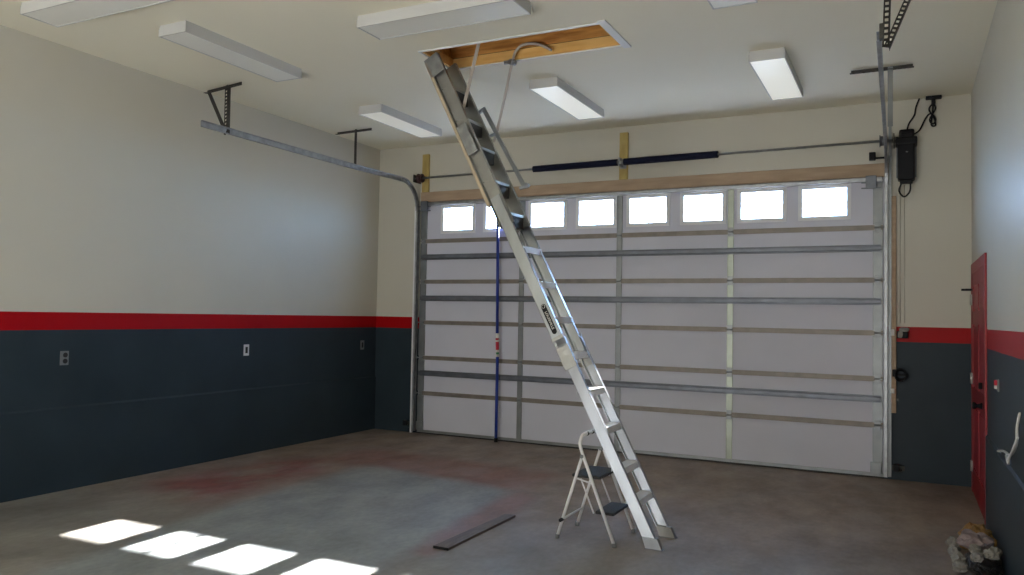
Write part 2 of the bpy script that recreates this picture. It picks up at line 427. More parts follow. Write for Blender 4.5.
# hangers of the left track
b = MB(); perf(b, (-.62, -3.08, H - .036), (-.06, -3.17, H - .036), .04, up=(0, 0, 1)); b.build('ceiling_angle', M_darksteel, tl)
b = MB(); perf(b, (-.095, -3.30, 3.25), (-.29, -3.12, H - .012), .042); b.build('hanger', M_darksteel, tl)
b = MB(); b.bar((-.105, -3.28, 3.25), (-.60, -3.06, H - .015), .040, .005, up=(0, 1, 0)); b.bar((-.105, -3.28, 3.25), (-.60, -3.06, H - .015), .005, .030, up=(0, 1, 0)); b.build('diagonal_brace', M_darksteel, tl)
b = MB(); perf(b, (-.56, -1.10, H - .036), (-.02, -1.13, H - .036), .036, up=(0, 0, 1)); b.build('ceiling_angle', M_darksteel, tl)
b = MB(); b.bar((-.105, -1.30, 3.26), (-.24, -1.13, H - .012), .034, .005, up=(0, 1, 0)); b.bar((-.105, -1.30, 3.26), (-.24, -1.13, H - .012), .005, .03, up=(0, 1, 0)); b.build('hanger', M_darksteel, tl)
# hangers of the right track
b = MB(); perf(b, (5.29, -1.25, H - .036), (5.78, -1.25, H - .036), .042, up=(0, 0, 1), step=.04); b.build('ceiling_angle', M_darksteel, tr)
b = MB(); b.bar((5.605, -1.25, 3.25), (5.605, -1.25, H - .012), .042, .005, up=(0, 1, 0)); b.build('hanger', M_stile, tr)
b = MB(); perf(b, (5.615, -3.40, 3.275), (5.62, -3.10, H - .012), .040, step=.05); b.build('hanger', M_darksteel, tr)
b = MB(); perf(b, (5.622, -3.38, 3.275), (5.76, -2.95, H - .012), .036, step=.05); b.build('diagonal_brace', M_darksteel, tr)
b = MB(); perf(b, (5.45, -3.0, H - .036), (5.95, -3.0, H - .036), .040, up=(0, 0, 1)); b.build('ceiling_angle', M_darksteel, tr)
b = MB(); b.box(5.585, 5.61, -3.66, -3.60, 3.24, 3.33, .004); b.build('end_stop', M_darksteel, tr)

# ------------------------------------------------------------------ torsion spring shaft
ts = thing('torsion_shaft', 'long steel torsion shaft with dark spring mounted above the garage door', 'torsion shaft', (2.77, -.14, 3.33))
SZ = lambda x: 3.325 + x * .0065
b = MB(); b.tube([(-.02, -.14, SZ(0)), (5.632, -.14, SZ(5.63))], .013, 12); b.build('shaft', M_galv, ts)
def spring(x0, x1):
    n = int((x1 - x0) / .009); pts = []; rs = []
    for i in range(n + 1):
        x = x0 + (x1 - x0) * i / n; pts.append((x, -.14, SZ(x))); rs.append(.038 + (.0022 if i % 2 else -.0015))
    return MB().tube(pts, rs, 14)
spring(1.706, 2.745).build('spring', M_spring, ts); spring(2.825, 3.86).build('spring', M_spring, ts)
b = MB(); b.box(2.778, 2.786, -.18, -.038, SZ(2.78) - .05, SZ(2.78) + .05, .003); b.box(2.745, 2.825, -.046, -.038, SZ(2.78) - .06, SZ(2.78) + .06, .003)
b.tube([(2.75, -.14, SZ(2.78)), (2.82, -.14, SZ(2.78))], .024, 12); b.build('centre_bracket', M_galv, ts)
for x in (3.86, 1.68): MB().tube([(x, -.14, SZ(x)), (x + .035, -.14, SZ(x))], .038, 16).build('winding_cone', M_spring, ts)
for x, s in ((.055, 1), (5.52, -1)):
    b = MB(); z = SZ(x)
    b.tube([(x - .03, -.14, z), (x - .022, -.14, z), (x - .021, -.14, z), (x + .02, -.14, z), (x + .021, -.14, z), (x + .03, -.14, z)], [.062, .062, .05, .045, .058, .058], 20)
    b.build('cable_drum', M_drum if s > 0 else M_strut, ts)
for x in (-.03, 5.62):
    b = MB(); z = SZ(x); b.box(x - .005, x + .005, -.19, -.004, z - .06, z + .06, .003) if x > 1 else b.box(x - .004, x + .004, -.18, -.004, z - .05, z + .05, .003); b.tube([(x - .012, -.14, z), (x + .012, -.14, z)], .026, 14)
    b.build('end_bearing_plate', M_darksteel, ts)
cm = thing('cable_tension_monitor', 'small black cable tension monitor left of the right track, below the shaft', 'door sensor', (5.44, -.12, 3.19))
MB().box(5.395, 5.455, -.16, -.10, 3.175, 3.255, .008).build('body', M_black, cm)
b = MB(); b.tube([(5.455, -.13, 3.195), (5.548, -.13, 3.195)], .010, 8); b.box(5.535, 5.548, -.13, -.039, 3.175, 3.215); b.build('arm', M_black, cm)

# ------------------------------------------------------------------ opener
op = thing('garage_door_opener', 'black jackshaft garage door opener hanging on far wall right of the door', 'door opener', (5.73, -.1, 2.92))
MB().box(5.652, 5.805, -.20, -.04, 2.955, 3.34, .018).build('housing', M_black, op)
b = MB(); b.box(5.635, 5.825, -.21, -.03, 3.30, 3.375, .015); b.build('collar', M_black, op)
b = MB(); b.box(5.665, 5.80, -.185, -.05, 3.375, 3.455, .02); b.box(5.685, 5.78, -.192, -.18, 3.40, 3.435, .004); b.build('motor_cap', M_black, op)
b = MB(); b.box(5.672, 5.785, -.17, -.08, 2.925, 2.957, .006); b.build('terminal_cover', M_black, op)
b = MB(); b.box(5.640, 5.82, -.04, 0, 3.0, 3.40, .004); b.build('mounting_plate', M_strut, op)
b = MB(); b.tube([(5.634, -.14, 3.362), (5.66, -.14, 3.362)], .03, 14); b.build('shaft_coupling', M_darksteel, op)
b = MB(); b.tube([(5.725, -.20, 3.22 + .006), (5.745, -.20, 3.225)], .006, 8); b.build('indicator_lens', M_plate, op)
def curve_pts(P, n=8):
    P = [Vector(p) for p in P]; out = []
    for i in range(len(P) - 1):
        p0, p1, p2, p3 = P[max(i - 1, 0)], P[i], P[i + 1], P[min(i + 2, len(P) - 1)]
        for k in range(n):
            t = k / n
            out.append(.5 * ((2 * p1) + (p2 - p0) * t + (2 * p0 - 5 * p1 + 4 * p2 - p3) * t * t + (3 * p1 - p0 - 3 * p2 + p3) * t ** 3))
    out.append(P[-1]); return out
b = MB(); b.tube(curve_pts([(5.69, -.12, 2.935), (5.665, -.10, 2.86), (5.71, -.09, 2.80), (5.76, -.10, 2.85), (5.765, -.12, 2.935)]), .008, 8); b.build('lower_wire', M_black, op)
b = MB(); b.tube(curve_pts([(5.735, -.08, 3.44), (5.75, -.04, 3.53), (5.80, -.02, 3.62), (5.815, -.02, 3.70), (5.845, -.015, 3.785)]), .008, 8); b.build('antenna_wire', M_black, op)
b = MB(); b.tube(curve_pts([(5.80, -.08, 3.42), (5.85, -.03, 3.47), (5.90, -.02, 3.58), (5.945, -.03, 3.62), (5.985, -.04, 3.56), (5.965, -.05, 3.51), (5.935, -.05, 3.56), (5.985, -.04, 3.66), (5.965, -.04, 3.71), (5.93, -.04, 3.66), (5.975, -.03, 3.57), (5.985, -.03, 3.50), (5.95, -.03, 3.51), (5.96, -.02, 3.62), (5.965, -.02, 3.715)]), .008, 8); b.build('power_cord', M_black, op)
so = thing('ceiling_socket', 'black ceiling socket with plug at corner above the door opener', 'power socket', (5.97, -.05, 3.75))
b = MB(); b.box(5.90, 6.04, -.09, -.02, 3.757, 3.785, .006); b.build('socket_plate', M_black, so)
b = MB(); b.box(5.95, 5.985, -.07, -.03, 3.71, 3.758, .006); b.build('plug', M_black, so)
b = MB(); b.tube([(5.675, -.006, 1.55), (5.675, -.006, 2.93)], .004, 6); b.tube([(5.715, -.006, 1.55), (5.712, -.006, 2.93)], .004, 6)
tag(b.build('control_wire', mat('cream_wire', (.42, .40, .34), .6)), 'thin pale control wires running down far wall below the opener', 'wire')

# clutter on the far wall beside the right jamb
lk = thing('door_lock', 'black automatic garage door lock with torn white label beside red stripe', 'door lock', (5.68, -.04, 1.42))
b = MB(); b.box(5.645, 5.745, -.07, -.0, 1.40, 1.475, .012); b.build('lock_body', M_black, lk)
b = MB(); b.blob((5.71, -.085, 1.485), (.05, .012, .025), 3, .6, 2, 3); b.blob((5.675, -.09, 1.44), (.02, .012, .045), 5, .6, 2, 3); b.build('torn_label', M_paper, lk)
b = MB(); b.box(5.590, 5.625, -.06, -.040, 1.425, 1.49, .004); tag(b.build('white_bracket', M_bplate), 'small white bracket on the wooden jamb level with red stripe', 'bracket')
b = MB(); b.box(5.59, 5.625, -.06, -.040, .855, .90, .004); tag(b.build('white_bracket', M_bplate), 'small white bracket low on the wooden jamb right of door', 'bracket')
cr = thing('cord_reel', 'black cord bundle hooked on wooden jamb against slate lower wall', 'cord', (5.68, -.05, .98))
b = MB()
for k in range(4):
    b.tube(curve_pts([(5.62 + .05 * math.cos(a) + .06, -.065 - .012 * k, 1.04 + (.045 + .005 * k) * math.sin(a)) for a in [2 * PI * j / 10 for j in range(11)]], 3), .009, 6)
b.build('coil', M_black, cr)
b = MB(); b.box(5.606, 5.645, -.07, -.038, 1.02, 1.09, .005); b.box(5.61, 5.74, -.058, -.04, 1.03, 1.05, .005); b.build('hook', M_black, cr)
b = MB(); b.box(5.645, 5.66, -.02, 0, .78, .80, .003); tag(b.build('wall_screw', M_plate), 'tiny grey fastener on slate wall below the cord bundle', 'screw')
for x, s, lab in ((5.635, 1, 'small black safety sensor near floor beside right door track'), (-.125, -1, 'small black safety sensor near floor beside left door track')):
    e = thing('safety_sensor', lab, 'sensor', (x, -.1, .12), 'photo eye sensors of the garage door')
    b = MB(); b.box(x - .02, x + .03, -.13, -.09, .10, .17, .006); b.build('sensor_body', M_black, e)
    b = MB(); b.box(x - .03 * (s < 0), x + .06 * (s > 0), -.10, -.0, .095, .103); b.box(x - .03, x + .08 * (s > 0), -.02, -.0, .095, .14); b.build('bracket', M_darksteel, e)

# ------------------------------------------------------------------ personnel door in the right wall
pd = thing('door_2', 'red panelled side door with nickel hinges and black knob', 'door', (XR, -.85, 0), kind='structure')
D0, D1, DT = -.14, -1.60, 2.115
b = MB()
for (y0, y1, z0, z1) in ((D1, D0, DT - .09, DT), (D0 - .10, D0, 0, DT - .09), (D1, D1 + .10, 0, DT - .09)): b.box(XR - .016, XR, y0, y1, z0, z1, .003)
b.build('door_casing', M_red, pd)
b = MB(); s0, s1 = D1 + .10, D0 - .10
b.box(XR - .004, XR, s0, s1, .01, DT - .09)
yc = (s0 + s1) / 2; st = .12
for (y0, y1, z0, z1) in ((s0, s0 + st, .01, DT - .09), (s1 - st, s1, .01, DT - .09), (yc - .055, yc + .055, .01, DT - .09), (s0, s1, .01, .24), (s0, s1, .82, .98), (s0, s1, 1.55, 1.67), (s0, s1, 1.90, DT - .09)):
    b.box(XR - .012, XR - .0035, y0, y1, z0, z1)
sl = b.build('door_slab', M_red, pd)
for (y0, y1) in ((s0 + st, yc - .055), (yc + .055, s1 - st)):
    for (z0, z1) in ((.24, .82), (.98, 1.55), (1.67, 1.90)):
        b = MB(); b.box(XR - .010, XR - .004, y0 + .025, y1 - .025, z0 + .025, z1 - .025, .004); b.build('door_panel', M_red, sl)
for z in (.24, 1.05, 1.78):
    b = MB(); b.tube([(XR - .022, s1 + .01, z - .05), (XR - .022, s1 + .01, z + .05)], .009, 8); b.box(XR - .019, XR - .015, s1 - .03, s1 + .04, z - .05, z + .05); b.build('hinge', M_brass, pd)
b = MB(); b.box(XR - .07, XR - .015, s1 - .01, s1 + .05, 1.865, 1.885, .004); b.tube([(XR - .07, s1 + .02, 1.875), (XR - .10, s1 + .02, 1.875)], .01, 8); b.build('door_stop', M_black, pd)
b = MB(); yk = s0 + .09; b.tube([(XR - .02, yk, .90), (XR - .05, yk, .90), (XR - .055, yk, .90), (XR - .07, yk, .90), (XR - .085, yk, .90), (XR - .09, yk, .90)], [.028, .014, .014, .028, .030, .018], 16); b.build('door_handle', M_black, pd)
b = MB(); b.tube([(XR - .02, yk, 1.06), (XR - .045, yk, 1.06)], .026, 14); b.build('deadbolt', M_black, pd)

# ------------------------------------------------------------------ outlets and wires
def outlet(y, z, m, label, duplex=True):
    o = thing('wall_outlet', label, 'electrical outlet', (XL, y, z))
    b = MB(); b.box(XL, XL + .006, y - .038, y + .038, z - .06, z + .06, .002); b.build('cover_plate', m, o)
    if duplex:
        for dz in (-.026, .026):
            b = MB(); b.tube([(XL + .004, y + .006, z + dz), (XL + .009, y + .006, z + dz)], .021, 12); b.build('socket', M_dark, o)
    else:
        b = MB(); b.box(XL + .004, XL + .009, y - .016, y + .016, z - .034, z + .034, .002); b.build('socket', M_dark, o)
outlet(-4.426, 1.124, M_plate, 'grey outlet plate with two black sockets, nearest the viewer on left wall')
outlet(-2.348, 1.129, M_bplate, 'bright white outlet plate with dark slot on slate left wall', False)
outlet(-.299, 1.133, M_plate, 'dim grey outlet plate on left wall nearest the far corner', False)
sw = thing('wall_switch', 'small wall switch with red light on right wall beside red door', 'switch', (XR, -2.45, 1.14))
b = MB(); b.box(XR - .012, XR, -2.50, -2.40, 1.10, 1.18, .003); b.build('cover_plate', M_plate, sw)
b = MB(); b.box(XR - .028, XR - .011, -2.49, -2.43, 1.14, 1.175, .004); b.build('indicator', M_lred, sw)
b = MB(); b.box(XR - .026, XR - .011, -2.47, -2.42, 1.115, 1.138, .004); b.build('toggle', M_bplate, sw)
b = MB()
for pts in ([(XR - .005, -3.62, 1.07), (XR - .025, -3.68, 1.0), (XR - .03, -3.72, .93), (XR - .03, -3.62, .87), (XR - .03, -3.45, .815), (XR - .025, -3.25, .79), (XR - .02, -2.95, .765), (XR - .02, -2.6, .715)],
            [(XR - .03, -3.75, .95), (XR - .04, -3.66, .88), (XR - .045, -3.50, .80), (XR - .04, -3.42, .76), (XR - .03, -3.2, .775)]):
    b.tube(curve_pts(pts, 6), .0075, 6)
tag(b.build('cable_bundle', M_cable), 'loose white cables poking out of right wall at frame edge', 'cable')

# ------------------------------------------------------------------ blue pole at the door
po = thing('extension_pole', 'long blue pole standing upright against the garage door', 'pole', (1.19, -.10, 0))
PX, PY = 1.215, -.10
b = MB(); b.tube([(PX, PY, .01), (PX, PY, 1.045)], .019, 12); b.build('lower_shaft', M_pole, po)
b = MB(); b.tube([(PX - .01, PY, 1.335), (PX - .03, PY, 2.86)], .0185, 12); b.build('upper_shaft', M_pole, po)
b = MB(); b.tube([(PX, PY, 1.045), (PX - .01, PY, 1.335)], .0195, 12); g = b.build('label_sleeve', M_label, po)
b = MB(); b.tube([(PX - .003, PY, 1.13), (PX - .0065, PY, 1.23)], .0199, 12); b.tube([(PX - .0075, PY, 1.25), (PX - .0082, PY, 1.275)], .0199, 12); b.build('red_print', M_lred, g)
b = MB(); b.tube([(PX, PY, 1.075), (PX - .0015, PY, 1.10)], .0199, 12); b.build('green_print', M_lgreen, g)
b = MB(); b.tube([(PX, PY, 0), (PX, PY, .05)], .024, 12); b.build('foot_cap', M_black, po)

# ------------------------------------------------------------------ ceiling light fixtures
def fixture(x0, x1, y0, y1, label, lens):
    r = thing('ceiling_light', label, 'ceiling light', ((x0 + x1) / 2, (y0 + y1) / 2, H), 'flat rectangular ceiling lights')
    b = MB(); b.box(x0 + .004, x1 - .004, y0 + .004, y1 - .004, H - .028, H); b.build('mounting_pan', M_housing, r)
    b = MB(); e = .012
    A = [(x0 - e, y0 - e, H - .028), (x1 + e, y0 - e, H - .028), (x1 + e, y1 + e, H - .028), (x0 - e, y1 + e, H - .028)]
    b.box(x0, x1, y0, y0 + .012, H - .088, H - .026, .003); b.box(x0, x1, y1 - .012, y1, H - .088, H - .026, .003)
    b.box(x0, x0 + .008, y0, y1, H - .088, H - .026); b.box(x1 - .008, x1, y0, y1, H - .088, H - .026)
    b.build('housing', M_housing, r)
    b = MB(); b.box(x0 + .008, x1 - .008, y0 + .012, y1 - .012, H - .084, H - .030, .004); b.build('diffuser', lens, r)
fixture(4.555, 4.845, -2.09, -.81, 'pale rectangular ceiling light nearest the black opener, brightest of all', M_diff2)
fixture(2.535, 2.825, -2.09, -.81, 'bright rectangular ceiling light between attic ladder and garage door', M_diff2)
fixture(.43, .73, -1.95, -.72, 'rectangular ceiling light above the far left track hanger', M_diff3)
fixture(.46, .76, -4.53, -3.22, 'dull rectangular ceiling light in front of the near left track hanger', M_diff)
fixture(4.53, 4.83, -4.62, -3.33, 'ceiling light cut off by top edge of frame right of hatch', M_diff)
fixture(2.03, 3.34, -4.06, -3.76, 'large greyish ceiling light lying crosswise in front of the attic hatch', M_diff)
fixture(-.09, 1.22, -5.28, -4.99, 'ceiling light in the top left corner of the view', M_diff)

# ------------------------------------------------------------------ attic hatch
hf = thing('attic_hatch', 'open rectangular attic hatch lined with orange pine in the ceiling', 'attic hatch', ((HX0 + HX1) / 2, (HY0 + HY1) / 2, H))
zt = H + .085
b = MB(); b.box(HX0, HX1, HY1 - .018, HY1 - .001, H + .002, zt); b.build('jamb', M_orangel, hf)
b = MB(); b.box(HX0, HX1, HY0 + .001, HY0 + .018, H + .002, zt); b.build('jamb', M_orangel, hf)
b = MB(); b.box(HX0 + .001, HX0 + .018, HY0 + .019, HY1 - .019, H + .002, zt); b.build('jamb', M_orangel, hf)
b = MB(); b.box(HX1 - .018, HX1 - .001, HY0 + .019, HY1 - .019, H + .002, zt); b.build('jamb', M_orangel, hf)
b = MB(); e = .035
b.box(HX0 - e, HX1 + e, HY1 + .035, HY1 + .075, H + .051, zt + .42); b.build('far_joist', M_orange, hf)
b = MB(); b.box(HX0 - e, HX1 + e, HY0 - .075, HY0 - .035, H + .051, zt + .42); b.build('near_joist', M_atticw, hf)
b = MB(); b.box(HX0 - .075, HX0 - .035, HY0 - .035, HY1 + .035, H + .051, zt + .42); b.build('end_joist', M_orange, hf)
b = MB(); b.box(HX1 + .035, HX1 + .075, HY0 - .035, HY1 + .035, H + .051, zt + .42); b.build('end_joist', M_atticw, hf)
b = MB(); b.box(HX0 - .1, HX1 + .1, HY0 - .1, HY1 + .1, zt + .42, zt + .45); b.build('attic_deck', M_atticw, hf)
b = MB(); b.box(HX0 - .03, HX1 + .03, HY1 + .030, HY1 + .0345, zt + .004, zt + .022); b.build('shadow_gap_strip', M_dark, hf)
t = .055
for (x0, x1, y0, y1) in ((HX1, HX1 + t + .01, HY0 - t, HY1 + t), (HX0 - .012, HX0, HY0 - .02, HY1 + .012), (HX0, HX1, HY0 - .022, HY0), (HX0, HX1, HY1, HY1 + .012)):
    b = MB(); b.box(x0, x1, y0, y1, H - .012, H, .003); b.build('casing', M_white, hf)
for x, z in ((2.55, zt + .22), (2.62, zt + .26), (3.35, zt + .2), (2.9, zt + .3)):
    b = MB(); b.tube([(x, HY1 + .036, z), (x, HY1 + .0345, z)], .014, 12); b.build('knot', mat('dark_knot', (.08, .03, .01), .7), hf)

# ------------------------------------------------------------------ attic ladder
la = thing('attic_ladder', 'long aluminium attic ladder leaning from ceiling hatch down to concrete floor', 'ladder', (4.24, -3.4, 0))
A = Vector((4.257, -3.536, 0)); B = Vector((2.160, -3.147, H))
U = (B - A); LL = U.length; U.normalize()
Wn = Vector((.8748, 0, .4845)); V = Vector((0, 1, 0))
def LP(t, v, w): return A + U * (t * LL) + V * v + Wn * w          # t along, v across, w towards the front
def width(t): return .368 - .045 * t
def lbox(mb, t0, t1, v0, v1, w0, w1, bev=0, foot=False):
    c = LP((t0 + t1) / 2, (v0 + v1) / 2, (w0 + w1) / 2)
    return mb.obox(c, U * LL * (t1 - t0) / 2, V * (v1 - v0) / 2, Wn * (w1 - w0) / 2, bev)
def rail(name, t0, t1, side, w0, w1, m, out=True, fl=.028):
    # C channel with web and two flanges; side 0 near, 1 far ; flanges point outwards or inwards
    b = MB(); th = .004
    v = (0 if side == 0 else width((t0 + t1) / 2))
    s = 1 if side == 0 else -1                       # direction to the inside
    webv = v + s * (fl if out else 0)
    a0, a1 = sorted((webv, webv + s * th)); lbox(b, t0, t1, a0, a1, w0, w1)
    f0, f1 = sorted((v, v + s * fl))
    lbox(b, t0, t1, f0, f1, w1 - th, w1); lbox(b, t0, t1, f0, f1, w0, w0 + th)
    return b.build(name, m, la)
for sd in (0, 1):
    rail('upper_rail', .605, .996, sd, -.115, .004, M_alud, True, .03)
    rail('middle_rail', .335, .665, sd, -.098, -.008, M_alu, False, .030)
    rail('lower_rail', .018, .372, sd, -.078, 0, M_alu, False, .030)
for sd in (0, 1):
    v0 = 0 if sd == 0 else width(.8) - .03
    b = MB(); lbox(b, .655, .992, v0 - .004, v0 + .034, -.142, -.117); b.build('edge_strip', M_beige, la)
# guide and latch hardware
for sd in (0, 1):
    b = MB(); v = -.006 if sd == 0 else width(.34)
    lbox(b, .318, .358, v, v + .006, -.098, .004, .002); lbox(b, .372, .378, v - .002, v + .008, -.10, .002); b.tube([LP(.345, v - .002, -.03), LP(.345, v + .010, -.03)], .02, 14)
    b.tube([LP(.325, v - .002, -.07), LP(.325, v + .010, -.07)], .012, 12)
    b.build('lock_bracket', M_alud, la)
b = MB(); lbox(b, .765, .83, -.004, .004, -.115, -.02, .002); b.tube([LP(.78, -.008, -.045), LP(.78, .004, -.045)], .012, 10); b.tube([LP(.82, -.008, -.045), LP(.82, .004, -.045)], .012, 10); b.build('hinge_plate', M_galv, la)
for sd in (0, 1):
    v = -.004 if sd == 0 else width(.98) - .004
    b = MB(); lbox(b, .955, .998, v, v + .008, -.14, .0, .002); b.build('top_bracket', M_galv, la)
# treads, horizontal
TT = [.9153, .8383, .773, .696, .626, .553, .4805, .4095, .3407, .2722, .2040, .1345, .080]
for i, tt in enumerate(TT):
    w = width(tt); c = LP(tt, w / 2, 0); dep = .115 if i < 5 else .088
    hw = w / 2 - .031 if i < 5 else w / 2 - .006
    dx = -dep / 2 * 1.0
    b = MB(); th = .012
    cz = c.z; x1 = c.x + .0; x0 = x1 - dep
    b.box(x0, x1, c.y - hw, c.y + hw, cz - th, cz, .002)
    b.box(x1 - .004, x1, c.y - hw, c.y + hw, cz - (.022 if i < 5 else .048), cz - th); b.box(x0, x0 + .004, c.y - hw, c.y + hw, cz - .030, cz - th)
    for k in range(1, 6): b.box(x0 + dep * k / 6 - .002, x0 + dep * k / 6 + .002, c.y - hw + .01, c.y + hw - .01, cz, cz + .0015)
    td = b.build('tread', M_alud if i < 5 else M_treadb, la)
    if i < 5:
        b = MB(); b.box(x0 + .006, x1 - .006, c.y - hw + .002, c.y + hw - .002, cz - .115, cz - th - .001, .002); b.build('tread_shade', M_under, td)  # added dark box, stands in for the shade below each upper tread
# feet
for sd in (0, 1):
    v = 0 if sd == 0 else width(0) - .03
    b = MB(); p = LP(0, v, 0)
    b.poly_prism([(p.x - .10, p.y - .006, .004), (p.x + .012, p.y - .006, .004), (p.x - .020, p.y - .006, .075), (p.x - .125, p.y - .006, .075)], (0, .042, 0))
    b.build('foot', M_alud if sd else M_alu, la)
    b = MB(); b.box(p.x - .105, p.x + .02, p.y - .010, p.y + .040, 0, .006, .002); b.build('foot_pad', M_strut, la)
# lift arms
b = MB(); b.bar((2.545, -3.08, 3.86), (2.43, -3.13, 3.27), .030, .006, up=(0, 1, 0)); b.bar((2.545, -3.08, 3.86), (2.43, -3.13, 3.27), .006, .016, up=(0, 1, 0)); b.build('lift_arm', M_arm, la)
b = MB(); b.tube(curve_pts([(3.05, -2.74, 3.80), (2.93, -2.74, 3.865), (2.80, -2.74, 3.885), (2.725, -2.74, 3.85), (2.685, -2.74, 3.76), (2.62, -2.75, 3.45), (2.56, -2.76, 3.17), (2.53, -2.77, 3.05)]), .012, 10); b.build('lift_arm', M_arm, la)
b = MB(); b.tube([(2.675, -2.775, 3.74), (2.70, -2.725, 3.74)], .026, 12); b.bar((2.60, -2.735, 3.75), (2.70, -2.735, 3.75), .02, .03); b.build('pivot', M_galv, la)
# handrail on the far side
hp = [Vector((2.395, -2.78, 3.345)), Vector((2.425, -2.78, 3.36)), Vector((2.85, -2.80, 2.64))]
b = MB(); b.bar(hp[1], hp[2], .034, .022, up=(0, 1, 0), bev=.003); b.build('hand_rail', M_alud, la)
b = MB(); b.bar((2.36, -2.79, 3.30), (2.43, -2.78, 3.35), .02, .03, up=(0, 1, 0)); b.build('rail_bracket', M_galv, la)
b = MB(); b.bar((2.50, -2.80, 3.10), (2.56, -2.79, 3.12), .02, .02, up=(0, 1, 0)); b.build('rail_bracket', M_galv, la)
b = MB(); b.bar((2.81, -2.81, 2.63), (2.885, -2.80, 2.645), .022, .03, up=(0, 1, 0)); b.tube([(2.875, -2.83, 2.655), (2.875, -2.78, 2.655)], .018, 10); b.build('rail_bracket', M_galv, la)
# maker's badge on the near rail
tb = .412
b = MB()
pts = []
Lh, Rr = .105, .020
for k in range(13): a = -PI / 2 + PI * k / 12; pts.append(LP(tb, -.0015, -.052) + U * (Lh + Rr * math.cos(a)) + Wn * (Rr * math.sin(a)))
for k in range(13): a = PI / 2 + PI * k / 12; pts.append(LP(tb, -.0015, -.052) + U * (-Lh + Rr * math.cos(a)) + Wn * (Rr * math.sin(a)))
b.poly_prism(pts, (0, .0012, 0)); bd = b.build('badge', M_black, la)
ring = MB(); C0 = LP(tb, -.002, -.052) + U * (Lh)
for k in range(16):
    a0, a1 = 2 * PI * k / 16, 2 * PI * (k + 1) / 16
    ring.bar(C0 + (U * math.cos(a0) + Wn * math.sin(a0)) * .013, C0 + (U * math.cos(a1) + Wn * math.sin(a1)) * .013, .0012, .004, up=tuple(U.cross(Wn)))
ring.build('emblem', M_label, bd)
fc = bpy.data.curves.new('lettering', 'FONT'); fc.body = 'LOUISVILLE'; fc.size = .028; fc.align_x = 'CENTER'; fc.align_y = 'CENTER'; fc.extrude = .0004; fc.space_character = 1.05
fo = bpy.data.objects.new('lettering', fc); COL.objects.link(fo)
ex = (-U).normalized(); ez = Vector((0, -1, 0)); ez = (ez - ex * ez.dot(ex)).normalized(); ey = ez.cross(ex)
Mx = Matrix((ex, ey, ez)).transposed().to_4x4(); Mx.translation = LP(tb, -.0026, -.052) - U * .012
bpy.context.view_layer.update()
fo.matrix_world = Mx
bpy.context.view_layer.update()
me = bpy.data.meshes.new_from_object(fo.evaluated_get(bpy.context.evaluated_depsgraph_get()))
me.transform(Mx); me.transform(Matrix.Translation(-Vector(la['_loc'])))
bpy.data.objects.remove(fo)
lo = bpy.data.objects.new('lettering', me); COL.objects.link(lo); me.materials.clear(); me.materials.append(M_label); lo.parent = bd

# ------------------------------------------------------------------ step stool
ss = thing('step_stool', 'white folding two step stool with black treads behind the ladder foot', 'step stool', (3.75, -3.4, 0))
yn, yf = -3.615, -3.195
r = .0115
hx, hz = 3.722, .60
front = []
fN = [(3.962, yn, .012), (hx, yn + .01, hz), (3.700, yn + .012, .665), (3.700, yn + .03, .705), (3.695, yn + .075, .725), (3.692, (yn + yf) / 2, .728), (3.695, yf - .075, .725), (3.700, yf - .03, .705), (3.700, yf - .012, .665), (hx, yf - .01, hz), (3.962, yf, .012)]
b = MB(); P = [Vector(p) for p in fN]
pp = [P[0], P[1]] + curve_pts(P[1:-1], 5)[1:-1] + [P[-2], P[-1]]
b.tube(pp, r, 10); b.build('front_frame', M_powder, ss)
b = MB(); b.tube([P[4].lerp(P[5], .15), P[5], P[6].lerp(P[5], .15)], .0145, 12); b.build('grip', M_powder, ss)
for q in (.25, .62):
    b = MB(); b.tube([P[4].lerp(P[6], q), P[4].lerp(P[6], q + .09)], .0155, 12); b.build('grip_band', M_grip, ss)
for y, s in ((yn, 1), (yf, -1)):
    b = MB(); b.tube([(3.535, y + .02 * s, .012), (3.712, y + .03 * s, hz - .01)], r * .95, 10); b.build('rear_leg', M_powder, ss)
    b = MB(); b.tube([(hx - .004, y - .004 * s, hz - .012), (hx - .004, y + .045 * s, hz - .012)], .014, 10); b.build('pivot', M_plate, ss)
b = MB(); b.tube([(3.572, yn + .022, .135), (3.572, yf - .022, .135)], .008, 8); b.build('rear_crossbar', M_powder, ss)
b = MB(); b.tube([(3.572, yn - .018, .135), (3.572, yn + .03, .135)], .013, 8); b.build('latch_knob', M_black, ss)
b = MB(); b.box(3.635, 3.845, yn + .03, yf - .03, .435, .457, .008); b.build('top_tread', M_tread, ss)
b = MB(); b.box(3.80, 3.935, yn + .06, yf - .03, .190, .211, .008); b.build('lower_tread', M_tread, ss)
for y in (yn + .035, yf - .035):
    b = MB(); b.tube([(3.70, y, .43), (3.80, y, .20)], .006, 6); b.build('link_bar', M_powder, ss)
    b = MB(); b.tube([(3.66, y, .43), (3.79, y, .40)], .006, 6); b.build('side_bracket', M_powder, ss)
for x, y in ((3.962, yn), (3.962, yf), (3.535, yn + .02), (3.535, yf - .02)):
    b = MB(); b.tube([(x, y, 0), (x, y, .028)], .0155, 10); b.build('foot_cap', M_plate, ss)

# ------------------------------------------------------------------ board on the floor
b = MB(); b.poly_prism([(2.918, -4.235, 0.001), (3.030, -4.240, 0.001), (3.030, -3.234, 0.001), (2.945, -3.242, 0.001)], (0, 0, .016))
bo = thing('flat_board', 'long dark narrow board lying flat on the concrete floor', 'board', (2.98, -3.74, 0))
b.build('plank', M_board, bo)
MB().box(2.918, 3.031, -4.243, -4.236, 0.001, .018).build('end_cap', M_black, bo)

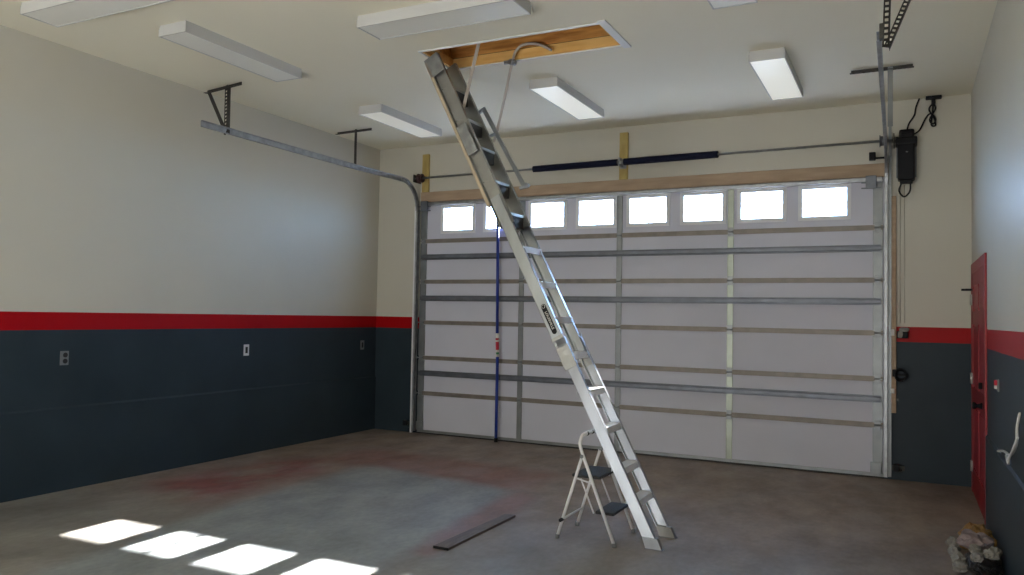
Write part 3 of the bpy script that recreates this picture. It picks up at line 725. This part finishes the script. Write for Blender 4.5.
# ------------------------------------------------------------------ litter by the right wall
b = MB(); b.blob((6.17, -2.90, .036), (.098, .27, .048), 2, .25, 4, 2.5); tag(b.build('rubbish_bag', M_bag), 'collapsed black plastic bag under the rags against right wall', 'bag')
b = MB(); b.blob((6.125, -2.745, .138), (.10, .13, .055), 7, .35, 4, 2); tag(b.build('cloth_rag', M_ragp), 'crumpled pinkish grey rag heaped on the black bag', 'rag')
b = MB(); b.blob((6.165, -2.39, .075), (.105, .15, .085), 11, .35, 4, 2); tag(b.build('cloth_rag', M_rago), 'orange tan rag behind the pinkish rag by the red door', 'rag')
for k, (x, y, z, s) in enumerate([(6.25, -2.60, .04, .03), (6.235, -2.90, .125, .036), (6.02, -2.42, .04, .042), (6.02, -2.66, .04, .040), (6.20, -3.02, .135, .042), (6.03, -2.86, .04, .040), (6.03, -3.05, .04, .042), (6.12, -2.93, .13, .038), (6.12, -3.08, .12, .036), (6.235, -2.19, .04, .035)]):
    b = MB(); b.blob((x, y, z), (s, s * 1.25, s * .8), 20 + k, .4, 3, 1.7)
    tag(b.build('paper_scrap', M_paper), 'crumpled whitish paper scrap in rubbish heap by right wall', 'paper scrap', 'crumpled scraps in the rubbish heap')

# ------------------------------------------------------------------ lights
world = bpy.data.worlds.new('World'); scn.world = world; world.use_nodes = True
nt = world.node_tree; bg = nt.nodes['Background']
tc = nt.nodes.new('ShaderNodeTexCoord'); sp = nt.nodes.new('ShaderNodeSeparateXYZ'); rp = nt.nodes.new('ShaderNodeValToRGB')
nt.links.new(tc.outputs['Generated'], sp.inputs[0]); nt.links.new(sp.outputs['Z'], rp.inputs[0]); nt.links.new(rp.outputs[0], bg.inputs[0])
rp.color_ramp.elements[0].color = (.46, .70, 1, 1); rp.color_ramp.elements[0].position = 0
rp.color_ramp.elements[1].color = (.30, .56, 1, 1); rp.color_ramp.elements[1].position = .6
SKY = 17.0
bg.inputs[1].default_value = SKY

sun = bpy.data.lights.new('sun', 'SUN'); sun.energy = 60; sun.angle = math.radians(.6); sun.color = (1, .95, .86)
so_ = bpy.data.objects.new('sun', sun); COL.objects.link(so_)
so_.rotation_euler = Vector((.040, -1, -.553)).to_track_quat('-Z', 'Y').to_euler()

def area(name, loc, dirv, sx, sy, power, col):
    l = bpy.data.lights.new(name, 'AREA'); l.shape = 'RECTANGLE'; l.size = sx; l.size_y = sy; l.energy = power; l.color = col
    o = bpy.data.objects.new(name, l); COL.objects.link(o); o.location = loc
    o.rotation_euler = Vector(dirv).to_track_quat('-Z', 'Z').to_euler()
    return o
area('rear_fill', (2.8, YB + .10, 1.5), (0, 1, 0.0), 4.6, 2.8, 27, (.95, .97, 1))  # added fill lamp, unseen, just inside the closed rear door
area('floor_up_fill', (2.8, YB + 1.2, .03), (0, .25, 1), 4.6, 2.0, 350, (1, .965, .90))  # added upward fill lamp, unseen, on the floor behind the camera

# ------------------------------------------------------------------ camera
CX, CY, CZ, YAW, PIT, ROL, F = 5.730433694561146, -8.770315211828834, 1.552313889917442, -.4633288709449214, .035936959829123136, -.018116176474603653, 790.1042
cam = bpy.data.cameras.new('camera'); co = bpy.data.objects.new('camera', cam); COL.objects.link(co)
cam.sensor_width = 36; cam.lens = F / 1024 * 36; cam.clip_start = .05
f = Vector((math.sin(YAW) * math.cos(PIT), math.cos(YAW) * math.cos(PIT), math.sin(PIT)))
rt = Vector((math.cos(YAW), -math.sin(YAW), 0)); up = rt.cross(f)
cr_, sr_ = math.cos(ROL), math.sin(ROL)
# image x axis = rt*cos - up*sin ; image y axis = rt*sin + up*cos
ix = rt * cr_ - up * sr_; iy = rt * sr_ + up * cr_
R3 = Matrix((ix, iy, -f)).transposed().to_4x4(); R3.translation = Vector((CX, CY, CZ))
co.matrix_world = R3
scn.camera = co
for o in bpy.data.objects:
    if '_loc' in o: del o['_loc']

scn.view_settings.view_transform = 'Standard'
scn.view_settings.look = 'None'
scn.view_settings.exposure = .90
scn.cycles.max_bounces = 10; scn.cycles.diffuse_bounces = 6; scn.cycles.transparent_max_bounces = 8
scn.cycles.sample_clamp_indirect = 6
